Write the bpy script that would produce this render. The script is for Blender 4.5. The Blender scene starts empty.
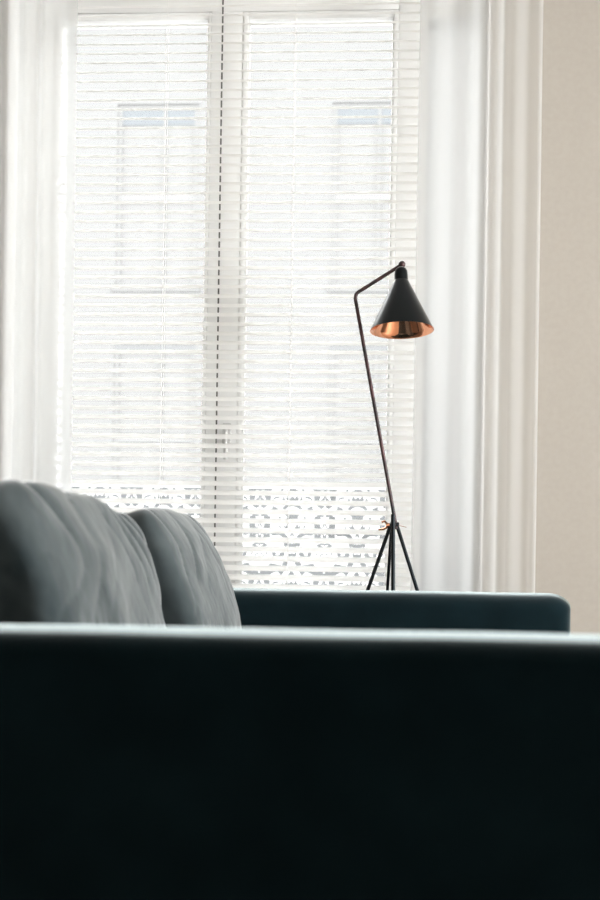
import bpy, bmesh, math, random
from mathutils import Vector, Matrix, noise
random.seed(4)
C = bpy.context.scene.collection
scn = bpy.context.scene

# ------------------------------------------------------------------ camera
YAW, ROLL, F, HZ, EYE = math.radians(3.9), 0.0155, 1312.0, 567.0, 0.70
cd = bpy.data.cameras.new('camera')
cam = bpy.data.objects.new('camera', cd); C.objects.link(cam)
cd.sensor_fit = 'VERTICAL'; cd.sensor_height = 36; cd.lens = F * 36 / 900
cd.shift_y = (HZ - 450) / 900
cam.matrix_world = (Matrix.Translation((0, 0, EYE)) @ Matrix.Rotation(YAW, 4, 'Z')
                    @ Matrix.Rotation(math.pi / 2, 4, 'X') @ Matrix.Rotation(ROLL, 4, 'Z'))
cd.dof.use_dof = True; cd.dof.focus_distance = 3.98; cd.dof.aperture_fstop = 4.5
cd.clip_start = 0.02
scn.camera = cam

# ------------------------------------------------------------------ world: flat overcast sky
w = bpy.data.worlds.new('sky'); scn.world = w; w.use_nodes = True
bg = w.node_tree.nodes['Background']
bg.inputs[0].default_value = (0.98, 0.99, 1.0, 1); bg.inputs[1].default_value = 16.0

# ------------------------------------------------------------------ exposure
vs = scn.view_settings
vs.view_transform = 'Standard'; vs.look = 'None'; vs.gamma = 1; vs.use_curve_mapping = False
vs.exposure = -0.82

def area(name, loc, rot, sx, sy, power, col=(1, 1, 1)):
    l = bpy.data.lights.new(name, 'AREA'); l.shape = 'RECTANGLE'; l.size = sx; l.size_y = sy
    l.energy = power; l.color = col
    o = bpy.data.objects.new(name, l); C.objects.link(o); o.location = loc; o.rotation_euler = rot
    return o
# fill lights added at the right and rear walls, off camera, brightening the room
area('side_fill', (3.14, 2.2, 1.35), (0, math.pi / 2, 0), 1.7, 1.8, 365, (1.0, 0.995, 0.985))
area('rear_fill', (1.6, -3.34, 1.35), (math.pi / 2, 0, 0), 1.5, 1.6, 60, (1.0, 0.985, 0.96))  # added fill only, the rear wall has no window
p = area('sky_portal', (-0.46, 4.62, 1.35), (-math.pi / 2, 0, 0), 1.7, 2.7, 10)
p.data.cycles.is_portal = True

# ------------------------------------------------------------------ helpers
def X(px, Y):
    """world x of the photo column px on the plane y = Y"""
    t = (px - 300) / F
    return Y * (-math.sin(YAW) + math.cos(YAW) * t) / (math.cos(YAW) + math.sin(YAW) * t)
def Pt(px, py, Y):
    """photo point -> world point on the plane y = Y"""
    dx, dy = px - 300, py - HZ
    c, s = math.cos(ROLL), math.sin(ROLL)
    ux, uy = dx * c + dy * s, -dx * s + dy * c
    t = ux / F
    x = X(300 + ux, Y)
    depth = -x * math.sin(YAW) + Y * math.cos(YAW)
    return Vector((x, Y, EYE - uy / F * depth))

def mat(name, col, rough=0.6, metal=0.0, **kw):
    m = bpy.data.materials.new(name); m.use_nodes = True
    b = m.node_tree.nodes['Principled BSDF']
    b.inputs['Base Color'].default_value = (*col, 1)
    b.inputs['Roughness'].default_value = rough; b.inputs['Metallic'].default_value = metal
    for k, v in kw.items():
        b.inputs[k.replace('_', ' ')].default_value = v
    return m
def noise_col(m, a, b, scale=30, detail=4, bump=0.0, bscale=None, dist=0.001, stretch=None):
    nt = m.node_tree; P = nt.nodes['Principled BSDF']
    tc = nt.nodes.new('ShaderNodeTexCoord'); src = tc.outputs['Object']
    if stretch:
        mp = nt.nodes.new('ShaderNodeMapping'); mp.inputs['Scale'].default_value = stretch
        nt.links.new(src, mp.inputs[0]); src = mp.outputs[0]
    n = nt.nodes.new('ShaderNodeTexNoise'); n.inputs['Scale'].default_value = scale; n.inputs['Detail'].default_value = detail
    nt.links.new(src, n.inputs['Vector'])
    r = nt.nodes.new('ShaderNodeValToRGB')
    r.color_ramp.elements[0].position = .35; r.color_ramp.elements[1].position = .65
    r.color_ramp.elements[0].color = (*a, 1); r.color_ramp.elements[1].color = (*b, 1)
    nt.links.new(n.outputs['Fac'], r.inputs[0]); nt.links.new(r.outputs[0], P.inputs['Base Color'])
    if bump:
        n2 = nt.nodes.new('ShaderNodeTexNoise'); n2.inputs['Scale'].default_value = bscale or scale
        nt.links.new(src, n2.inputs['Vector'])
        bp = nt.nodes.new('ShaderNodeBump'); bp.inputs['Strength'].default_value = bump; bp.inputs['Distance'].default_value = dist
        nt.links.new(n2.outputs['Fac'], bp.inputs['Height']); nt.links.new(bp.outputs[0], P.inputs['Normal'])
    return m

def sheer(name, col, transp, transl):
    m = bpy.data.materials.new(name); m.use_nodes = True; nt = m.node_tree; nt.nodes.clear()
    out = nt.nodes.new('ShaderNodeOutputMaterial')
    d = nt.nodes.new('ShaderNodeBsdfDiffuse'); t = nt.nodes.new('ShaderNodeBsdfTranslucent'); tr = nt.nodes.new('ShaderNodeBsdfTransparent')
    d.inputs[0].default_value = (*col, 1); t.inputs[0].default_value = (*col, 1)
    m1 = nt.nodes.new('ShaderNodeMixShader'); m1.inputs[0].default_value = transl
    nt.links.new(d.outputs[0], m1.inputs[1]); nt.links.new(t.outputs[0], m1.inputs[2])
    if transp > 0:
        m2 = nt.nodes.new('ShaderNodeMixShader')
        # a woven sheer lets more through seen straight on than seen along the cloth
        lw = nt.nodes.new('ShaderNodeLayerWeight'); lw.inputs[0].default_value = 0.35
        mr = nt.nodes.new('ShaderNodeMapRange'); mr.inputs[1].default_value = 0; mr.inputs[2].default_value = 1
        mr.inputs[3].default_value = 1 - transp; mr.inputs[4].default_value = 1.0
        nt.links.new(lw.outputs['Facing'], mr.inputs[0]); nt.links.new(mr.outputs[0], m2.inputs[0])
        nt.links.new(tr.outputs[0], m2.inputs[1]); nt.links.new(m1.outputs[0], m2.inputs[2])
        nt.links.new(m2.outputs[0], out.inputs[0])
    else:
        nt.links.new(m1.outputs[0], out.inputs[0])
    return m

M = {}
M['wall'] = noise_col(mat('wall_paint', (.6, .55, .48), .9), (.325, .300, .266), (.338, .313, .278), 60, 6, .25, 400, .0006)
M['ceiling'] = mat('ceiling_paint', (.7, .68, .64), .9)
M['floor'] = noise_col(mat('oak_floorboards', (.1, .07, .05), .5), (.30, .24, .18), (.38, .31, .24), 6, 6, .3, 20, .002, (1, 12, 1))
M['frame'] = noise_col(mat('white_window_paint', (.80, .80, .78), .45), (.88, .885, .88), (.90, .905, .90), 8, 3)
M['seal'] = mat('dark_rubber_seal', (.11, .105, .10), .7)
M['handle'] = mat('satin_grey_handle', (.62, .62, .61), .4, .3)
M['slat'] = sheer('white_blind_slat', (.95, .95, .94), 0, .50)
M['cordw'] = mat('white_cord', (.85, .85, .84), .8)
M['curtain'] = sheer('sheer_white_voile', (.83, .84, .845), .48, .78)
M['rod'] = mat('brushed_steel_rod', (.6, .6, .6), .35, 1)
M['black'] = mat('satin_black_metal', (.016, .019, .021), .30, 1, Sheen_Weight=.8, Sheen_Roughness=.28)
M['tube'] = noise_col(mat('dark_bronze_tube', (.03, .018, .02), .35, .3), (.012, .012, .014), (.07, .03, .032), 28, 1)
M['copper'] = noise_col(mat('polished_copper', (.80, .36, .21), .09, 1), (.74, .33, .19), (.86, .43, .27), 20, 2)
M['bulb'] = mat('frosted_bulb', (.9, .9, .88), .3, 0)
M['socket'] = mat('white_socket', (.7, .7, .68), .5)
M['foot'] = mat('black_rubber', (.01, .01, .01), .8)
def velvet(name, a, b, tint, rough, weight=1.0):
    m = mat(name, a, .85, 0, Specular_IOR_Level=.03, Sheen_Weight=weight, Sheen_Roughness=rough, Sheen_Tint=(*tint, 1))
    return noise_col(m, a, b, 9, 5, .5, 14, .012) if name == 'lit_teal_velvet' else noise_col(m, a, b, 9, 5, .35, 900, .0006)
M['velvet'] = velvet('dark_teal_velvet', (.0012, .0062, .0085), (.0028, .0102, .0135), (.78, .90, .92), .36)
M['velvetc'] = velvet('lit_teal_velvet', (.026, .036, .039), (.066, .079, .082), (.95, .98, 1.0), .32)  # same fabric as the sofa, base colour paled to look lit
M['leg'] = mat('dark_wood_leg', (.03, .018, .01), .4)
M['facade'] = noise_col(mat('white_facade_render', (.85, .85, .83), .95), (.107, .107, .106), (.109, .109, .108), 3, 4)
M['fgrey'] = mat('facade_window_frame', (.078, .080, .082), .6)
M['fpale'] = mat('facade_pale_frame', (.100, .100, .099), .6)
M['fblue'] = mat('facade_blue_shutter', (.066, .073, .079), .6)
M['fglass'] = mat('net_curtained_glass', (.108, .108, .107), .9)
M['street'] = noise_col(mat('pale_paving', (.5, .5, .49), .9), (.60, .60, .59), (.66, .66, .65), 3, 4)
M['rail'] = mat('white_railing_paint', (.85, .85, .85), .5)
M['railback'] = None
def glass():
    m = bpy.data.materials.new('window_glass'); m.use_nodes = True; nt = m.node_tree; nt.nodes.clear()
    out = nt.nodes.new('ShaderNodeOutputMaterial'); mx = nt.nodes.new('ShaderNodeMixShader')
    tr = nt.nodes.new('ShaderNodeBsdfTransparent'); gl = nt.nodes.new('ShaderNodeBsdfGlossy')
    tr.inputs[0].default_value = (.985, .99, .985, 1); gl.inputs['Roughness'].default_value = .02
    fr = nt.nodes.new('ShaderNodeFresnel'); fr.inputs[0].default_value = 1.3
    nt.links.new(fr.outputs[0], mx.inputs[0]); nt.links.new(tr.outputs[0], mx.inputs[1]); nt.links.new(gl.outputs[0], mx.inputs[2])
    nt.links.new(mx.outputs[0], out.inputs[0]); return m
M['glass'] = glass()
def frosted():
    """grey tinted glass with a mirrored white frosted ornament"""
    m = bpy.data.materials.new('ornate_frosted_glass'); m.use_nodes = True; nt = m.node_tree; nt.nodes.clear(); N = nt.nodes.new; L = nt.links.new
    out = N('ShaderNodeOutputMaterial'); tc = N('ShaderNodeTexCoord'); sp = N('ShaderNodeSeparateXYZ'); L(tc.outputs['Object'], sp.inputs[0])
    px = N('ShaderNodeMath'); px.operation = 'PINGPONG'; px.inputs[1].default_value = .115; L(sp.outputs[0], px.inputs[0])
    pz = N('ShaderNodeMath'); pz.operation = 'PINGPONG'; pz.inputs[1].default_value = .15; L(sp.outputs[2], pz.inputs[0])
    cb = N('ShaderNodeCombineXYZ'); L(px.outputs[0], cb.inputs[0]); L(pz.outputs[0], cb.inputs[2])
    n = N('ShaderNodeTexNoise'); n.inputs['Scale'].default_value = 20; n.inputs['Detail'].default_value = 1.5; n.inputs['Distortion'].default_value = 2.2; L(cb.outputs[0], n.inputs['Vector'])
    r = N('ShaderNodeValToRGB'); r.color_ramp.elements[0].position = .47; r.color_ramp.elements[1].position = .50; L(n.outputs['Fac'], r.inputs[0])
    tr = N('ShaderNodeBsdfTransparent'); tr.inputs[0].default_value = (.58, .60, .62, 1)
    d = N('ShaderNodeBsdfTranslucent'); d.inputs[0].default_value = (.42, .42, .42, 1)
    mx = N('ShaderNodeMixShader'); L(r.outputs[0], mx.inputs[0]); L(tr.outputs[0], mx.inputs[1]); L(d.outputs[0], mx.inputs[2]); L(mx.outputs[0], out.inputs[0]); return m
M['railback'] = frosted()
M['frost'] = sheer('added_frost_glass', (.285, .283, .278), 0, .95)  # added frosting, acts as a soft bright panel behind the curtain

def box(bm, x0, x1, y0, y1, z0, z1):
    v = [bm.verts.new(p) for p in ((x0, y0, z0), (x1, y0, z0), (x1, y1, z0), (x0, y1, z0), (x0, y0, z1), (x1, y0, z1), (x1, y1, z1), (x0, y1, z1))]
    for f in ((3, 2, 1, 0), (4, 5, 6, 7), (0, 1, 5, 4), (1, 2, 6, 5), (2, 3, 7, 6), (3, 0, 4, 7)):
        bm.faces.new([v[i] for i in f])
def tube(bm, pts, r, n=12, cap=True):
    pts = [Vector(p) for p in pts]; rs = r if isinstance(r, (list, tuple)) else [r] * len(pts)
    rings = []; up = None
    for i, p in enumerate(pts):
        d = (pts[min(i + 1, len(pts) - 1)] - pts[max(i - 1, 0)]).normalized()
        if up is None: up = Vector((0, 1, 0)) if abs(d.y) < .9 else Vector((1, 0, 0))
        a = d.cross(up).normalized(); b = a.cross(d).normalized(); up = b
        rings.append([bm.verts.new(p + (a * math.cos(2 * math.pi * k / n) + b * math.sin(2 * math.pi * k / n)) * rs[i]) for k in range(n)])
    for A, B in zip(rings, rings[1:]):
        for k in range(n): bm.faces.new((A[k], A[(k + 1) % n], B[(k + 1) % n], B[k]))
    if cap:
        bm.faces.new(rings[0][::-1]); bm.faces.new(rings[-1])
def lathe(bm, prof, n=48, M4=Matrix()):
    rings = []
    for r, z in prof:
        if r < 1e-6: rings.append([bm.verts.new(M4 @ Vector((0, 0, z)))])
        else: rings.append([bm.verts.new(M4 @ Vector((r * math.cos(2 * math.pi * k / n), r * math.sin(2 * math.pi * k / n), z))) for k in range(n)])
    for A, B in zip(rings, rings[1:]):
        for k in range(n):
            a = [A[k % len(A)], A[(k + 1) % len(A)]] if len(A) > 1 else [A[0]]
            b = [B[(k + 1) % len(B)], B[k % len(B)]] if len(B) > 1 else [B[0]]
            if len(a) + len(b) >= 3: bm.faces.new(a + b)
def obj(name, bm, m, parent=None, smooth=False, bevel=0, seg=3, origin=None, angle=35):
    bmesh.ops.recalc_face_normals(bm, faces=bm.faces)
    if origin is not None:
        bmesh.ops.translate(bm, verts=bm.verts, vec=-Vector(origin))
    me = bpy.data.meshes.new(name); bm.to_mesh(me); bm.free(); me.materials.append(m)
    o = bpy.data.objects.new(name, me); C.objects.link(o)
    if origin is not None: o.location = origin
    if parent:
        o.parent = parent
        if parent.type == 'EMPTY' or origin is None:
            o.location = Vector(o.location) - world_loc(parent)
    if smooth:
        for p in me.polygons: p.use_smooth = True
        if angle: me.set_sharp_from_angle(angle=math.radians(angle))
    if bevel:
        b = o.modifiers.new('bevel', 'BEVEL'); b.width = bevel; b.segments = seg; b.limit_method = 'ANGLE'
        for p in me.polygons: p.use_smooth = True
        b.harden_normals = False
    return o
def world_loc(o):
    v = Vector(o.location)
    while o.parent: o = o.parent; v += Vector(o.location)
    return v
def tag(o, label=None, cat=None, group=None, kind=None):
    if label: o['label'] = label
    if cat: o['category'] = cat
    if group: o['group'] = group
    if kind: o['kind'] = kind
    return o
def thing(name, loc, label, cat, group=None, kind=None):
    o = bpy.data.objects.new(name, None); C.objects.link(o); o.location = loc; o.empty_display_size = .05
    return tag(o, label, cat, group, kind)
def part(name, m, parent, *boxes, bevel=0, smooth=False):
    bm = bmesh.new()
    for b in boxes: box(bm, *b)
    return obj(name, bm, m, parent, bevel=bevel, seg=2)

# ------------------------------------------------------------------ room shell
XL, XR, YR, YW, H = -1.75, 3.2, -3.4, 4.12, 3.0     # left, right, rear, window wall, height
WT = 0.34                                            # window wall thickness
OX0, OX1, OZ0, OZ1 = X(0, 4.13), X(483, 4.13), 0.10, 2.64   # window opening
def struct(name, m, *boxes, label, cat, bevel=0):
    return tag(part(name, m, None, *boxes, bevel=bevel), label, cat, kind='structure')
struct('floor', M['floor'], (XL - .15, XR + .15, YR - .15, YW, -.12, 0), label='light oak floor under the sofa', cat='floor')
struct('ceiling', M['ceiling'], (XL - .15, XR + .15, YR - .15, YW + WT, H, H + .12), label='plain pale ceiling above the curtains', cat='ceiling')
struct('wall_front', M['wall'],
       (XL - .15, OX0, YW, YW + WT, -.12, H), (OX1, XR + .15, YW, YW + WT, -.12, H),
       (OX0, OX1, YW, YW + WT, OZ1, H), (OX0, OX1, YW, YW + WT, -.12, OZ0),
       label='warm beige painted wall around the tall window', cat='wall')
struct('wall_left', M['wall'], (XL - .15, XL, YR, YW, 0, H), label='beige wall behind the sofa back', cat='wall')
struct('wall_right', M['wall'], (XR, XR + .15, YR, 1.3, 0, H), (XR, XR + .15, 3.1, YW, 0, H),
       (XR, XR + .15, 1.3, 3.1, 0, .5), (XR, XR + .15, 1.3, 3.1, 2.2, H), label='beige wall with the added second window', cat='wall')
struct('wall_rear', M['wall'], (XL, XR, YR - .15, YR, 0, H), label='beige wall behind the camera', cat='wall')
struct('baseboard_front', M['frame'], (OX1, XR, YW - .018, YW, 0, .12), (XL + .0, OX0, YW - .018, YW, 0, .12),
       label='white baseboard along the window wall', cat='baseboard', bevel=.003)

# window reveals, painted white, and the frame
trimbox = [(OX0 - .002, OX0 + .008, YW + .002, YW + WT, OZ0, OZ1), (OX1 - .008, OX1 + .002, YW + .002, YW + WT, OZ0, OZ1),
           (OX0, OX1, YW + .002, YW + WT, OZ1 - .008, OZ1 + .002), (OX0, OX1, YW + .002, YW + WT, OZ0 - .002, OZ0 + .01)]
struct('trim_1', M['frame'], *trimbox, label='white painted lining of the window recess', cat='window trim')

FY0, FY1 = 4.235, 4.315
GZ0, GZ1 = .30, Pt(228, 19, FY0).z
gl0, gl1 = X(58, FY0), X(208.5 - .0155 * 350, FY0)     # glass edges taken at mid height, verticals stay plumb
def XV(px, py, Y): return Pt(px, py, Y).x
gl0, gl1 = XV(62, 20, FY0), XV(208, 20, FY0)
gr0, gr1 = XV(250, 20, FY0), XV(393, 20, FY0)
win = thing('window_1', ((OX0 + OX1) / 2, FY0, OZ0), 'tall white window with casements and a narrow side light, its frosting added to brighten the curtain', 'window', kind='structure')
o0, o1 = OX0 + .008, OX1 - .008
fz0, fz1 = OZ0 + .01, OZ1 - .008
seamx = XV(221.5, 20, FY0)
# outer frame: head, sill, two side panels; the side panels are wide because the casements are narrower than the recess
s0, s1 = gl0 - .019, gr1 + .019
q0, q1, q2, q3 = XV(8, 300, FY0), XV(36, 300, FY0), XV(424, 300, FY0), XV(477, 300, FY0)   # narrow fixed side light on the right
m0, m1 = XV(211.5, 20, FY0), XV(243.5, 20, FY0)
zt = GZ1 + .024
part('window_frame', M['frame'], win,
     (m0, m1, FY0 - .002, FY1, GZ0 - .07, zt), (o0, s0, FY0, FY1, fz0, fz1), (s1, q2, FY0, FY1, fz0, fz1), (q3, o1, FY0, FY1, fz0, fz1), (s0, s1, FY0, FY1, zt, fz1), (s0, s1, FY0, FY1, fz0, GZ0 - .07), (q2, q3, FY0, FY1, GZ1, fz1), (q2, q3, FY0, FY1, fz0, GZ0), (s0 - .001, s0 + .02, FY1 - .009, FY1 - .001, GZ0 - .08, zt + .01), (s1 - .02, s1 + .001, FY1 - .009, FY1 - .001, GZ0 - .08, zt + .01), (s0 - .001, s1 + .001, FY1 - .0092, FY1 - .0012, zt - .02, zt + .01), bevel=.003)
st = .004   # casements stand proud
for a0, a1, b0, b1 in ((s0, gl0, gl1, m0), (m1, gr0, gr1, s1)):
    sash = part('casement', M['frame'], win,
         (a0 + .0004, a0 + (a1 - a0) * .8, FY0 - st, FY1 - .01, GZ0 - .066, zt - .003), (b0 + (b1 - b0) * .2, b1 - .0004, FY0 - st, FY1 - .01, GZ0 - .066, zt - .003),
         (a0 + (a1 - a0) * .8, b0 + (b1 - b0) * .2, FY0 - st, FY1 - .01, GZ1 + .012, zt - .003), (a0 + (a1 - a0) * .8, b0 + (b1 - b0) * .2, FY0 - st, FY1 - .01, GZ0 - .066, GZ0 - .012), bevel=.002)
    part('glazing_bead', M['frame'], sash,
         (a0 + (a1 - a0) * .8, a1, FY0 + .002, FY0 + .03, GZ0, GZ1), (b0, b0 + (b1 - b0) * .2, FY0 + .002, FY0 + .03, GZ0, GZ1),
         (a0 + (a1 - a0) * .8, b0 + (b1 - b0) * .2, FY0 + .002, FY0 + .03, GZ1, GZ1 + .012), (a0 + (a1 - a0) * .8, b0 + (b1 - b0) * .2, FY0 + .002, FY0 + .03, GZ0 - .012, GZ0), bevel=.002)
    bm = bmesh.new(); box(bm, a1 - .004, b0 + .004, FY0 + .032, FY0 + .038, GZ0 - .004, GZ1 + .004)
    obj('pane', bm, M['glass'], sash)
for u0, u1 in ((q2, q3),):
    bm = bmesh.new()
    bm.faces.new([bm.verts.new(q) for q in ((u0 - .002, FY0 + .035, GZ0 - .002), (u1 + .002, FY0 + .035, GZ0 - .002), (u1 + .002, FY0 + .035, GZ1 + .002), (u0 - .002, FY0 + .035, GZ1 + .002))])
    obj('added_frost_pane', bm, M['frost'], win)  # frosting added to brighten the curtain evenly and hide the railing
hp = Pt(227, 434, FY0 - st)
hd = part('handle', M['handle'], win, (hp.x - .014, hp.x + .014, FY0 - st - .012, FY0 - st, hp.z - .035, hp.z + .035), bevel=.004)
bm = bmesh.new(); tube(bm, [(hp.x, hp.y - .01, hp.z + .02), (hp.x, hp.y - .028, hp.z + .02), (hp.x, hp.y - .03, hp.z - .02), (hp.x, hp.y - .03, hp.z - .085)], .007)
obj('lever', bm, M['handle'], hd, smooth=True)

# unseen window added in the right wall to go with the side fill
w2 = thing('window_2', (XR, 2.2, .5), 'added white framed window in the right-hand wall, for the side fill', 'window', kind='structure')
part('window_frame', M['frame'], w2, (XR + .02, XR + .1, 1.3, 1.37, .5, 2.2), (XR + .02, XR + .1, 3.03, 3.1, .5, 2.2), (XR + .02, XR + .1, 2.17, 2.23, .5, 2.2),
     (XR + .02, XR + .1, 1.3, 3.1, .5, .57), (XR + .02, XR + .1, 1.3, 3.1, 2.13, 2.2))
part('pane', M['glass'], w2, (XR + .05, XR + .056, 1.36, 3.04, .56, 2.14))

# ------------------------------------------------------------------ venetian blind
BY = 4.178; pitch = .030; depth = .035; tilt = math.radians(31)
bx0, bx1 = XV(58, 300, BY), XV(421, 300, BY)
bl = thing('venetian_blind', ((bx0 + bx1) / 2, BY, .14), 'white horizontal venetian blind hanging open in front of the window', 'blind')
zref = Pt(245, 34.3, BY - depth / 2).z      # one slat's inner edge, read at the photo's top
bm = bmesh.new()
zs = []
k = 0
z = zref + pitch * 4
while z > .20:
    zs.append(z); z -= pitch
for i, z in enumerate(zs):
    rnd = random.uniform(-.006, .006); sag = random.uniform(-.0006, .0006)
    prev = None; nseg = 12
    cols = []
    for ix in range(nseg + 1):
        x = bx0 + (bx1 - bx0) * ix / nseg
        col = []
        for j in range(5):
            s = j / 4                                   # 0 inner edge, 1 outer edge
            crown = .0032 * (1 - (2 * s - 1) ** 2)
            a = tilt + rnd
            y = (s - .5) * depth * math.cos(a) - crown * math.sin(a)
            zz = s * depth * math.sin(a) + crown * math.cos(a) + sag * math.sin(ix / nseg * math.pi)
            col.append(bm.verts.new((x, BY + y, z + zz)))
        cols.append(col)
    for A, B in zip(cols, cols[1:]):
        for j in range(4): bm.faces.new((A[j], B[j], B[j + 1], A[j + 1]))
me_slats = obj('slats', bm, M['slat'], bl, smooth=True, angle=0)
part('headrail', M['frame'], bl, (bx0, bx1, BY - .024, BY + .024, 2.585, OZ1 - .008), bevel=.002)
part('bottom_rail', M['frame'], bl, (bx0, bx1, BY - .018, BY + .018, .165, .182), bevel=.003)
bm = bmesh.new(); xx = XV(222, 5, BY); tube(bm, [(xx, BY + .0235, .30), (xx, BY + .0235, 2.59)], .0027, 8)
obj('tilt_wand', bm, M['seal'], bl, smooth=True)
for px in (168, 296):
    xx = XV(px, 30, BY)
    bm = bmesh.new()
    for yy in (-.0178, .0178): tube(bm, [(xx, BY + yy, .175), (xx, BY + yy, 2.59)], .0007, 6)
    obj('ladder_cord', bm, M['cordw'], bl)

# ------------------------------------------------------------------ sheer curtains on a rod
rod = thing('curtain_rod', (-.45, 3.99, 2.80), 'steel curtain rod above the window', 'curtain rod')
bm = bmesh.new(); tube(bm, [(-1.7, 3.99, 2.80), (1.1, 3.99, 2.80)], .012, 16); obj('rod', bm, M['rod'], rod, smooth=True)
for xx in (-1.6, 1.0):
    bm = bmesh.new(); tube(bm, [(xx, 3.99, 2.80), (xx, YW, 2.80)], .008); lathe(bm, [(0, 0), (.025, 0), (.025, .006), (0, .006)], 20, Matrix.Translation((xx, YW, 2.80)) @ Matrix.Rotation(math.pi / 2, 4, 'X'))
    obj('bracket', bm, M['rod'], rod, smooth=True)
def curtain(name, folds, label, z1=2.775, z0=.015):
    """folds: list of (x, y) path points down the plan of the cloth, smoothed"""
    n = 420; path = []
    m = len(folds) - 1
    for i in range(n + 1):
        t = i / n * m; k = min(int(t), m - 1); f = t - k
        p = [folds[max(k - 1, 0)], folds[k], folds[k + 1], folds[min(k + 2, m)]]
        def cr(a, b, c, d): return .5 * (2 * b + (c - a) * f + (2 * a - 5 * b + 4 * c - d) * f * f + (3 * b - a - 3 * c + d) * f ** 3)
        path.append((cr(*[q[0] for q in p]), cr(*[q[1] for q in p])))
    bm = bmesh.new(); nz = 36; rows = []
    cx = sum(q[0] for q in path) / len(path)
    for j in range(nz + 1):
        h = j / nz; z = z0 + (z1 - z0) * h; row = []
        for i, (x, y) in enumerate(path):
            wob = .010 * (noise.noise(Vector((i / 40, h * 1.3, 3.1))) ) * (1 - h)
            gather = 1 - .03 * h
            yy = 3.99 + (y - 3.99) * (.75 + .25 * (1 - h)) + wob
            row.append(bm.verts.new((cx + (x - cx) * gather + wob * .6, min(yy, YW - .025), z)))
        rows.append(row)
    for A, B in zip(rows, rows[1:]):
        for i in range(n): bm.faces.new((A[i], A[i + 1], B[i + 1], B[i]))
    o = obj(name, bm, M['curtain'], smooth=True, origin=(cx, 3.99, z0), angle=0)
    tag(o, label, 'curtain', 'sheer curtains at the window'); return o
def waves(px0, px1, wl, amp, seed, Y=4.01):
    r = random.Random(seed); pts = []; px = px0; s = 1
    while px < px1:
        pts.append((XV(px, 300, Y), Y + s * amp * r.uniform(.55, 1.0)))
        px += wl * r.uniform(.55, 1.45); s = -s
    pts.append((XV(px1, 300, Y), Y)); return pts
# the leading edge of each is a folded hem
fr = waves(414, 540, 13, .014, 5)
fl = waves(-70, 75.5, 14, .015, 9)
curtain('curtain', fr, 'sheer white curtain to the right of the floor lamp')
curtain('curtain', fl, 'sheer white curtain at the left edge, above the sofa cushions')

# ------------------------------------------------------------------ outside: railing, street, building
RY = 4.62
rz0, rz1 = OZ0 + .02, Pt(316, 489, RY).z
rx0, rx1 = OX0 - .25, OX1 + .25
ra = thing('balcony_railing', ((rx0 + rx1) / 2, RY, rz0), 'balcony railing with ornate white pattern on grey glass outside the window', 'railing')
part('top_rail', M['rail'], ra, (rx0, rx1, RY - .02, RY + .02, rz1, rz1 + .02), bevel=.004)
part('bottom_rail', M['rail'], ra, (rx0, rx1, RY - .015, RY + .015, rz0, rz0 + .03))
for xx in (rx0, rx1 - .03): part('post', M['rail'], ra, (xx, xx + .03, RY - .015, RY + .015, rz0, rz1))
bm = bmesh.new()
bm.faces.new([bm.verts.new(q) for q in ((rx0 + .02, RY, rz0 + .02), (rx1 - .02, RY, rz0 + .02), (rx1 - .02, RY, rz1 + .002), (rx0 + .02, RY, rz1 + .002))])
gp = obj('glass_panel', bm, M['railback'], ra)
for i, xx in enumerate((rx0 + .1, rx1 - .1)):
    part('wall_bracket', M['rail'], ra, (xx - .012, xx + .012, YW + WT, RY - .01, rz1 - .05, rz1 - .02))

tag(part('street', M['street'], None, (-14, 14, YW + WT, 16, -4.2, -4.0)), 'pale street between the two buildings', 'street', kind='structure')
BYF = 16.0
ap = thing('apartment_building', (0, BYF, -4.0), 'pale white building with tall windows seen through the blind', 'building')
rowsz = [(Pt(158, 104, BYF).z, Pt(158, 287, BYF).z), (Pt(158, 345, BYF).z, Pt(158, 528, BYF).z)]
wx = [(XV(118, 110, BYF), XV(199, 110, BYF)), (XV(333, 110, BYF), XV(414, 110, BYF)), (XV(-97, 110, BYF), XV(-16, 110, BYF)), (XV(548, 110, BYF), XV(629, 110, BYF))]
storey = rowsz[0][0] - rowsz[1][0]
rowsz = rowsz + [(rowsz[1][0] - storey, rowsz[1][1] - storey)]
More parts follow.
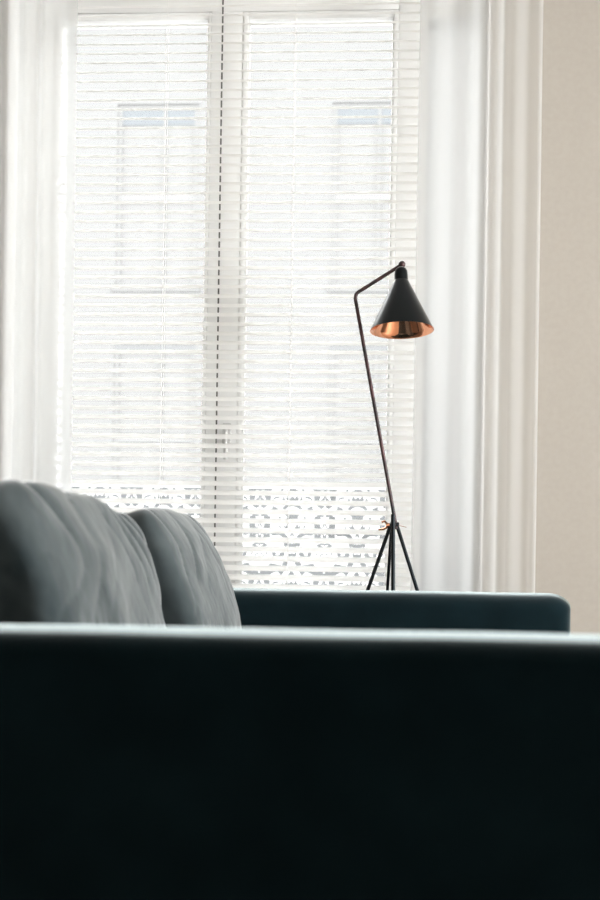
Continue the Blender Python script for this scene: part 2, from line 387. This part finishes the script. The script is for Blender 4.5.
# facade wall with openings: build as strips between windows
wxs = sorted(wx); bm = bmesh.new()
edges_z = sorted(rowsz)
zprev = -4.0
for zt_, zb_ in sorted([(a, b) for a, b in rowsz], key=lambda q: q[1]):
    box(bm, -12, 12, BYF, BYF + .4, zprev, zb_)
    xp = -12
    for a, b in wxs:
        box(bm, xp, a, BYF, BYF + .4, zb_, zt_); xp = b
    box(bm, xp, 12, BYF, BYF + .4, zb_, zt_)
    zprev = zt_
box(bm, -12, 12, BYF, BYF + .4, zprev, 8.2)
obj('facade_wall', bm, M['facade'], ap)
part('cornice', M['facade'], ap, (-12.1, 12.1, BYF - .3, BYF, 8.0, 8.3), bevel=.02)
for zt_, zb_ in rowsz:
    top_row = abs(zt_ - rowsz[0][0]) < .01 or zt_ > rowsz[0][0]
    for a, b in wxs:
        hgt = zt_ - zb_; f = .055
        wf = part('window_frame', M['fpale'], ap,
                  (a, a + f, BYF + .02, BYF + .10, zb_, zt_), (b - f, b, BYF + .02, BYF + .10, zb_, zt_), ((a + b) / 2 + .06, (a + b) / 2 + .10, BYF + .02, BYF + .10, zb_, zt_),
                  (a + f, b - f, BYF + .025, BYF + .095, zt_ - .05, zt_), (a + f, b - f, BYF + .025, BYF + .095, zb_, zb_ + .06), (a + f, b - f, BYF + .015, BYF + .09, zb_ + hgt * .47, zb_ + hgt * .51))
        part('pane', M['fglass'], wf, (a + .02, b - .02, BYF + .04, BYF + .05, zb_ + .02, zt_ - .02))
        if top_row:
            part('shutter', M['fblue'], wf, (a + .05, b - .05, BYF + .03, BYF + .06, zt_ - .25, zt_ - .055))
        else:
            part('lintel_bar', M['fgrey'], wf, (a, b, BYF + .005, BYF + .019, zt_ - .06, zt_))
        part('window_sill', M['facade'], ap, (a - .05, b + .05, BYF - .02, BYF + .01, zb_ - .06, zb_), bevel=.01)

# ------------------------------------------------------------------ sofa
ZA = EYE - .0700              # arm top
NY0, NY1 = 1.30, 1.46         # near arm
FY_0, FY_1 = 3.52, 3.68       # far arm
XF = Pt(573, 610, FY_0).x     # front end of the arms
XB = -.86                     # back of the sofa
sofa = thing('sofa', ((XB + XF) / 2, (NY0 + FY_1) / 2, 0), 'dark teal velvet sofa seen side-on with square upholstered arms', 'sofa')
def soft_slab(x0, x1, y0, y1, z0, z1, rf=.075, rb=.03, rim=.022, crown=.004, seed=0):
    """upholstered arm: outline in x-z with a large front corner, puffed and rounded over in y"""
    out = []
    def arc(cx, cz, r, a0, a1, n=12):
        return [(cx + r * math.cos(math.radians(a0 + (a1 - a0) * i / n)), cz + r * math.sin(math.radians(a0 + (a1 - a0) * i / n))) for i in range(n + 1)]
    out += arc(x0 + rb, z1 - rb, rb, 180, 90, 6)
    m = 40
    xa, xb = x0 + rb, x1 - rf
    for i in range(1, m): out.append((xa + (xb - xa) * i / m, z1))
    out += arc(x1 - rf, z1 - rf * .8, rf, 90, 0, 14) if False else [(x1 - rf + rf * math.sin(math.radians(a)), z1 - rf * .62 + rf * .62 * math.cos(math.radians(a))) for a in range(0, 91, 6)]
    out += [(x1, z1 - rf - (z1 - z0 - rf) * i / 12) for i in range(1, 13)]
    out += [(x1 - (x1 - x0) * i / 30, z0) for i in range(1, 31)]
    out += [(x0, z0 + (z1 - rb - z0) * i / 12) for i in range(1, 12)]
    cx, cz = (x0 + x1) / 2, (z0 + z1) / 2
    bm = bmesh.new(); rings = []
    prof = []
    for i in range(9):
        a = math.radians(90 * i / 8); prof.append((rim * (1 - math.sin(a)), y0 + rim * (1 - math.cos(a))))
    ny = 6
    for i in range(1, ny): prof.append((-crown * math.sin(math.pi * i / ny), y0 + rim + (y1 - y0 - 2 * rim) * i / ny))
    for i in range(9):
        a = math.radians(90 * i / 8); prof.append((rim * (1 - math.cos(a)), y1 - rim * (1 - math.sin(a))))
    hx, hz = (x1 - x0) / 2, (z1 - z0) / 2
    for ins, y in prof:
        ring = []
        for (x, z) in out:
            fx = (x - cx) / hx; fz = (z - cz) / hz
            nx = cx + (x - cx) * (1 - ins / hx); nz = cz + (z - cz) * (1 - ins / hz)
            nn = noise.noise(Vector((x * 5, y * 5, z * 5 + seed))) * .0018
            ring.append(bm.verts.new((nx, y, nz + nn)))
        rings.append(ring)
    N = len(out)
    for A, B in zip(rings, rings[1:]):
        for k in range(N): bm.faces.new((A[k], A[(k + 1) % N], B[(k + 1) % N], B[k]))
    for ring, y, s in ((rings[0], y0, 1), (rings[-1], y1, -1)):
        # inner faces as concentric, slightly pillowed
        prev = ring
        for q, lift in ((.93, .002), (.7, .006), (.4, .009), (.1, .010)):
            cur = [bm.verts.new((cx + (v.co.x - cx) * q, y - s * lift * .5, cz + (v.co.z - cz) * q)) for v in ring]
            for k in range(N): bm.faces.new((prev[k], prev[(k + 1) % N], cur[(k + 1) % N], cur[k]))
            prev = cur
        bm.faces.new(prev)
    return bm
for a, b, sd in ((NY0, NY1, 0), (FY_0, FY_1, 7)):
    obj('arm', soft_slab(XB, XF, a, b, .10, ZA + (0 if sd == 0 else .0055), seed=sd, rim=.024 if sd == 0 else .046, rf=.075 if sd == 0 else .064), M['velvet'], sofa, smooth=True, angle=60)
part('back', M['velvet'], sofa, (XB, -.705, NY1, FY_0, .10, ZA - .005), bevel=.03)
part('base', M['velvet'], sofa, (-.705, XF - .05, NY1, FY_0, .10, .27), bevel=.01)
ym = (NY1 + FY_0) / 2
for a, b in ((NY1 + .004, ym - .002), (ym + .002, FY_0 - .004)):
    part('seat_cushion', M['velvet'], sofa, (-.655, XF - .02, a, b, .272, .40), bevel=.035)
for xx in (XB + .1, XF - .1):
    for yy in (NY0 + .09, FY_1 - .09):
        bm = bmesh.new(); lathe(bm, [(0, 0), (.016, 0), (.026, .10), (0, .10)], 20, Matrix.Translation((xx, yy, 0)))
        obj('leg', bm, M['leg'], sofa, smooth=True)

def cushion(yc, W, Hc, T, xc, zc, lean, seed, label, tip=0, n_exp=7.0, taper=.15, slim=.42):
    bm = bmesh.new()
    bmesh.ops.create_cube(bm, size=2)
    bmesh.ops.subdivide_edges(bm, edges=bm.edges, cuts=84, use_grid_fill=True)
    for v in bm.verts:
        p = v.co.copy()
        # even out: round in plan, thickness falls toward the seams
        u, h, t = p.y, p.z, p.x
        n = n_exp
        nrm = (abs(u) ** n + abs(h) ** n + abs(t) ** n) ** (1 / n)
        u2, h2, t2 = u / nrm, h / nrm, t / nrm
        puff = (1 - taper * abs(u2) ** 3) * (1 - slim * abs(h2) ** 2.4)
        pinch = 1 - .035 * (1 - abs(h2) ** 2) * (abs(u2) ** 4)
        y = u2 * W / 2 * pinch
        z = h2 * Hc / 2 * (1 - .05 * (1 - abs(u2) ** 2.0) * (1 if h2 > 0 else 0) * 0 + .02 * (1 - u2 * u2))
        x = t2 * T / 2 * puff
        # creases fanning down from the top seam, deeper towards the corners
        if t > -0.3:
            top = max(0, h2 + .35) / 1.35
            a = (u2 * 5.5 + h2 * 2.8 * (1 if u2 > 0 else -.6) + 1.6 * noise.noise(Vector((u2 * 1.5, h2 * 1.5, seed))))
            cr = abs(math.sin(a * 1.9)) ** .35
            amp = .016 * top ** 1.3 * (.25 + .75 * abs(u2))
            x -= (1 - cr) * amp * 1.6
            x += .006 * noise.noise(Vector((u2 * 3, h2 * 3, seed + 4)))
            z -= (1 - cr) * amp * .5 * max(0, h2)
        v.co = Vector((x, y, z))
        v.co.x += .010 * noise.noise(Vector((y * 4, z * 4, seed + 9)))
        v.co.z += .008 * noise.noise(Vector((y * 5, x * 4, seed + 2)))
    # small turned edge (seam) all round
    R = Matrix.Translation((xc, yc, zc)) @ Matrix.Rotation(tip, 4, 'X') @ Matrix.Rotation(-lean, 4, 'Y')
    bm.transform(R)
    o = obj('sofa_cushion', bm, M['velvetc'], smooth=True, origin=(xc, yc, zc - Hc / 2), angle=0)
    tag(o, label, 'cushion', 'loose back cushions on the sofa'); return o
cushion(2.135, .92, .40, .20, -.517, .605, math.radians(13), 1.3, 'nearer plump teal velvet back cushion with light put into its colour, larger and at the left edge', tip=-.036, n_exp=8.5, slim=.30)
cushion(3.065, .82, .41, .20, -.490, .618, math.radians(18), 7.7, 'farther teal velvet back cushion with light put into its colour, beside the window-side arm')

# ------------------------------------------------------------------ floor lamp
LY = 3.90
hub = Pt(393.5, 520, LY)
lamp = thing('floor_lamp', (hub.x, LY, 0), 'slim black floor lamp with cone shade, copper lined, on tripod legs', 'lamp')
def seg(name, pts, r, m, parent=None, n=14, smooth=True):
    bm = bmesh.new(); tube(bm, pts, r, n); return obj(name, bm, m, parent or lamp, smooth=smooth, angle=50)
piv = Pt(402, 264.5, LY)
b0 = Pt(396.5, 529, LY); b1 = Pt(355.7, 301, LY); b2 = Pt(360, 291, LY)
stem = [b0]
for i in range(1, 12): stem.append(b0.lerp(b1, i / 12))
c0 = Pt(354.3, 293.5, LY)
for i in range(9):
    t = i / 8; stem.append(b1 * (1 - t) ** 2 + c0 * 2 * t * (1 - t) + b2 * t * t)
for i in range(1, 8): stem.append(b2.lerp(piv, i / 8))
stem.append(piv)
seg('stem', stem, .0054, M['tube'])
bm = bmesh.new()
bmesh.ops.create_uvsphere(bm, u_segments=20, v_segments=12, radius=.0105, matrix=Matrix.Translation(piv))
obj('pivot_joint', bm, M['tube'], lamp, smooth=True)
def leg(top, foot, r):
    l = seg('leg', [top, Vector(top).lerp(Vector(foot), .5), foot], r, M['black'])
    f = Vector(foot)
    bm = bmesh.new(); lathe(bm, [(0, 0), (.009, 0), (.009, .016), (0, .016)], 16, Matrix.Translation((f.x, f.y, 0)))
    obj('rubber_foot', bm, M['foot'], l, smooth=True)
def down(top, px, py, dy):
    """leg from top through the photo point, leaning dy metres in depth by the floor"""
    q = Pt(px, py, LY); d = q - top; k = (top.z - .008) / (-d.z); e = top + d * k; e.y = LY + dy; return e
tl = Pt(391, 524, LY - .004); leg(tl, down(tl, 368.5, 588, -.05), .0056)
tr = Pt(396.5, 524, LY + .002); leg(tr, down(tr, 416.5, 588, -.05), .0056)
tf = Pt(393, 514.5, LY - .012); tf.y = LY - .014
e = tf.copy(); e.z = .008; e.y = LY - .10; e.x += .014; leg(tf, e, .0062)
tb = Pt(391.5, 527, LY + .012); tb.y = LY + .012; e = down(tb, 387.5, 588, .15); leg(tb, e, .0048)
# clamp block and copper wing nut
seg('clamp', [Pt(391, 524, LY - .004), Pt(398, 525, LY + .004)], .0085, M['black'])
wn0 = Pt(389.5, 525, LY - .006); bm = bmesh.new()
tube(bm, [wn0, Pt(386.0, 525.3, LY - .006)], [.0060, .0070], 14)
for (ax, ay), (bx_, by_), (cx_, cy_) in (((387.5, 524), (384.5, 521.2), (381.6, 522.3)), ((387.5, 527), (383.5, 529.2), (378.5, 529.6))):
    tube(bm, [Pt(ax, ay, LY - .008), Pt(bx_, by_, LY - .008), Pt(cx_, cy_, LY - .008)], [.0030, .0036, .0030], 10)
obj('wing_nut', bm, M['copper'], lamp, smooth=True)
seg('clamp_bolt', [Pt(398, 525.3, LY), Pt(406.5, 527.3, LY)], .0009, M['copper'])
# cone shade: axis hangs from the pivot, mouth turned slightly to the camera
rimc = Pt(402, 330, LY)
top = Pt(401, 267, LY)
Lh = (top - rimc).length
px_m = (piv - Pt(403, 264.5, LY)).length
sh_tilt = Matrix.Rotation(math.radians(-5.5), 4, 'X') @ Matrix.Rotation(math.radians(-1.7), 4, 'Y')
S4 = Matrix.Translation(top + Vector((0, 0, .0))) @ sh_tilt
R1, r0 = 32 * px_m, 6.6 * px_m
zc0 = -13 * px_m; zc1 = -64.3 * px_m * 1.01
bm = bmesh.new(); lathe(bm, [(r0 * .9, zc0 + .002), (r0, zc0), (R1, zc1)] , 72, S4)
th = .0012
shade = obj('lamp_shade', bm, M['black'], lamp, smooth=True, angle=40)
bm = bmesh.new(); lathe(bm, [(r0 - th, zc0 - .002)] + [(r0 - th + (R1 - r0) * i / 10, zc0 - .002 + (zc1 - zc0 + .002) * i / 10) for i in range(1, 11)] + [(R1 + .0002, zc1 - .0004)], 72, S4)
lin = obj('copper_lining', bm, M['copper'], shade, smooth=True, angle=60); lin['label'] = 'shiny copper inside of the shade'
bm = bmesh.new(); lathe(bm, [(0, 0), (r0 * .45, -.001), (r0 * .8, -.006), (r0 * .97, -.014), (r0 * 1.03, -.026), (r0 * 1.05, zc0 - .003), (0, zc0 - .003)], 48, S4)
obj('shade_cap', bm, M['black'], shade, smooth=True, angle=40)
seg('neck', [piv, top + Vector((0, 0, -.004))], .004, M['tube'])
bm = bmesh.new(); lathe(bm, [(0, zc0 - .004), (.014, zc0 - .006), (.014, zc0 - .05), (0, zc0 - .05)], 24, S4); sk = obj('socket', bm, M['socket'], shade, smooth=True, angle=40)
bm = bmesh.new(); lathe(bm, [(0, zc0 - .048)] + [(.022 * math.sin(a), zc0 - .078 + .026 * math.cos(a)) for a in [i * math.pi / 12 for i in range(2, 12)]] + [(0, zc0 - .104)], 24, S4)
obj('bulb', bm, M['bulb'], shade, smooth=True, angle=0)
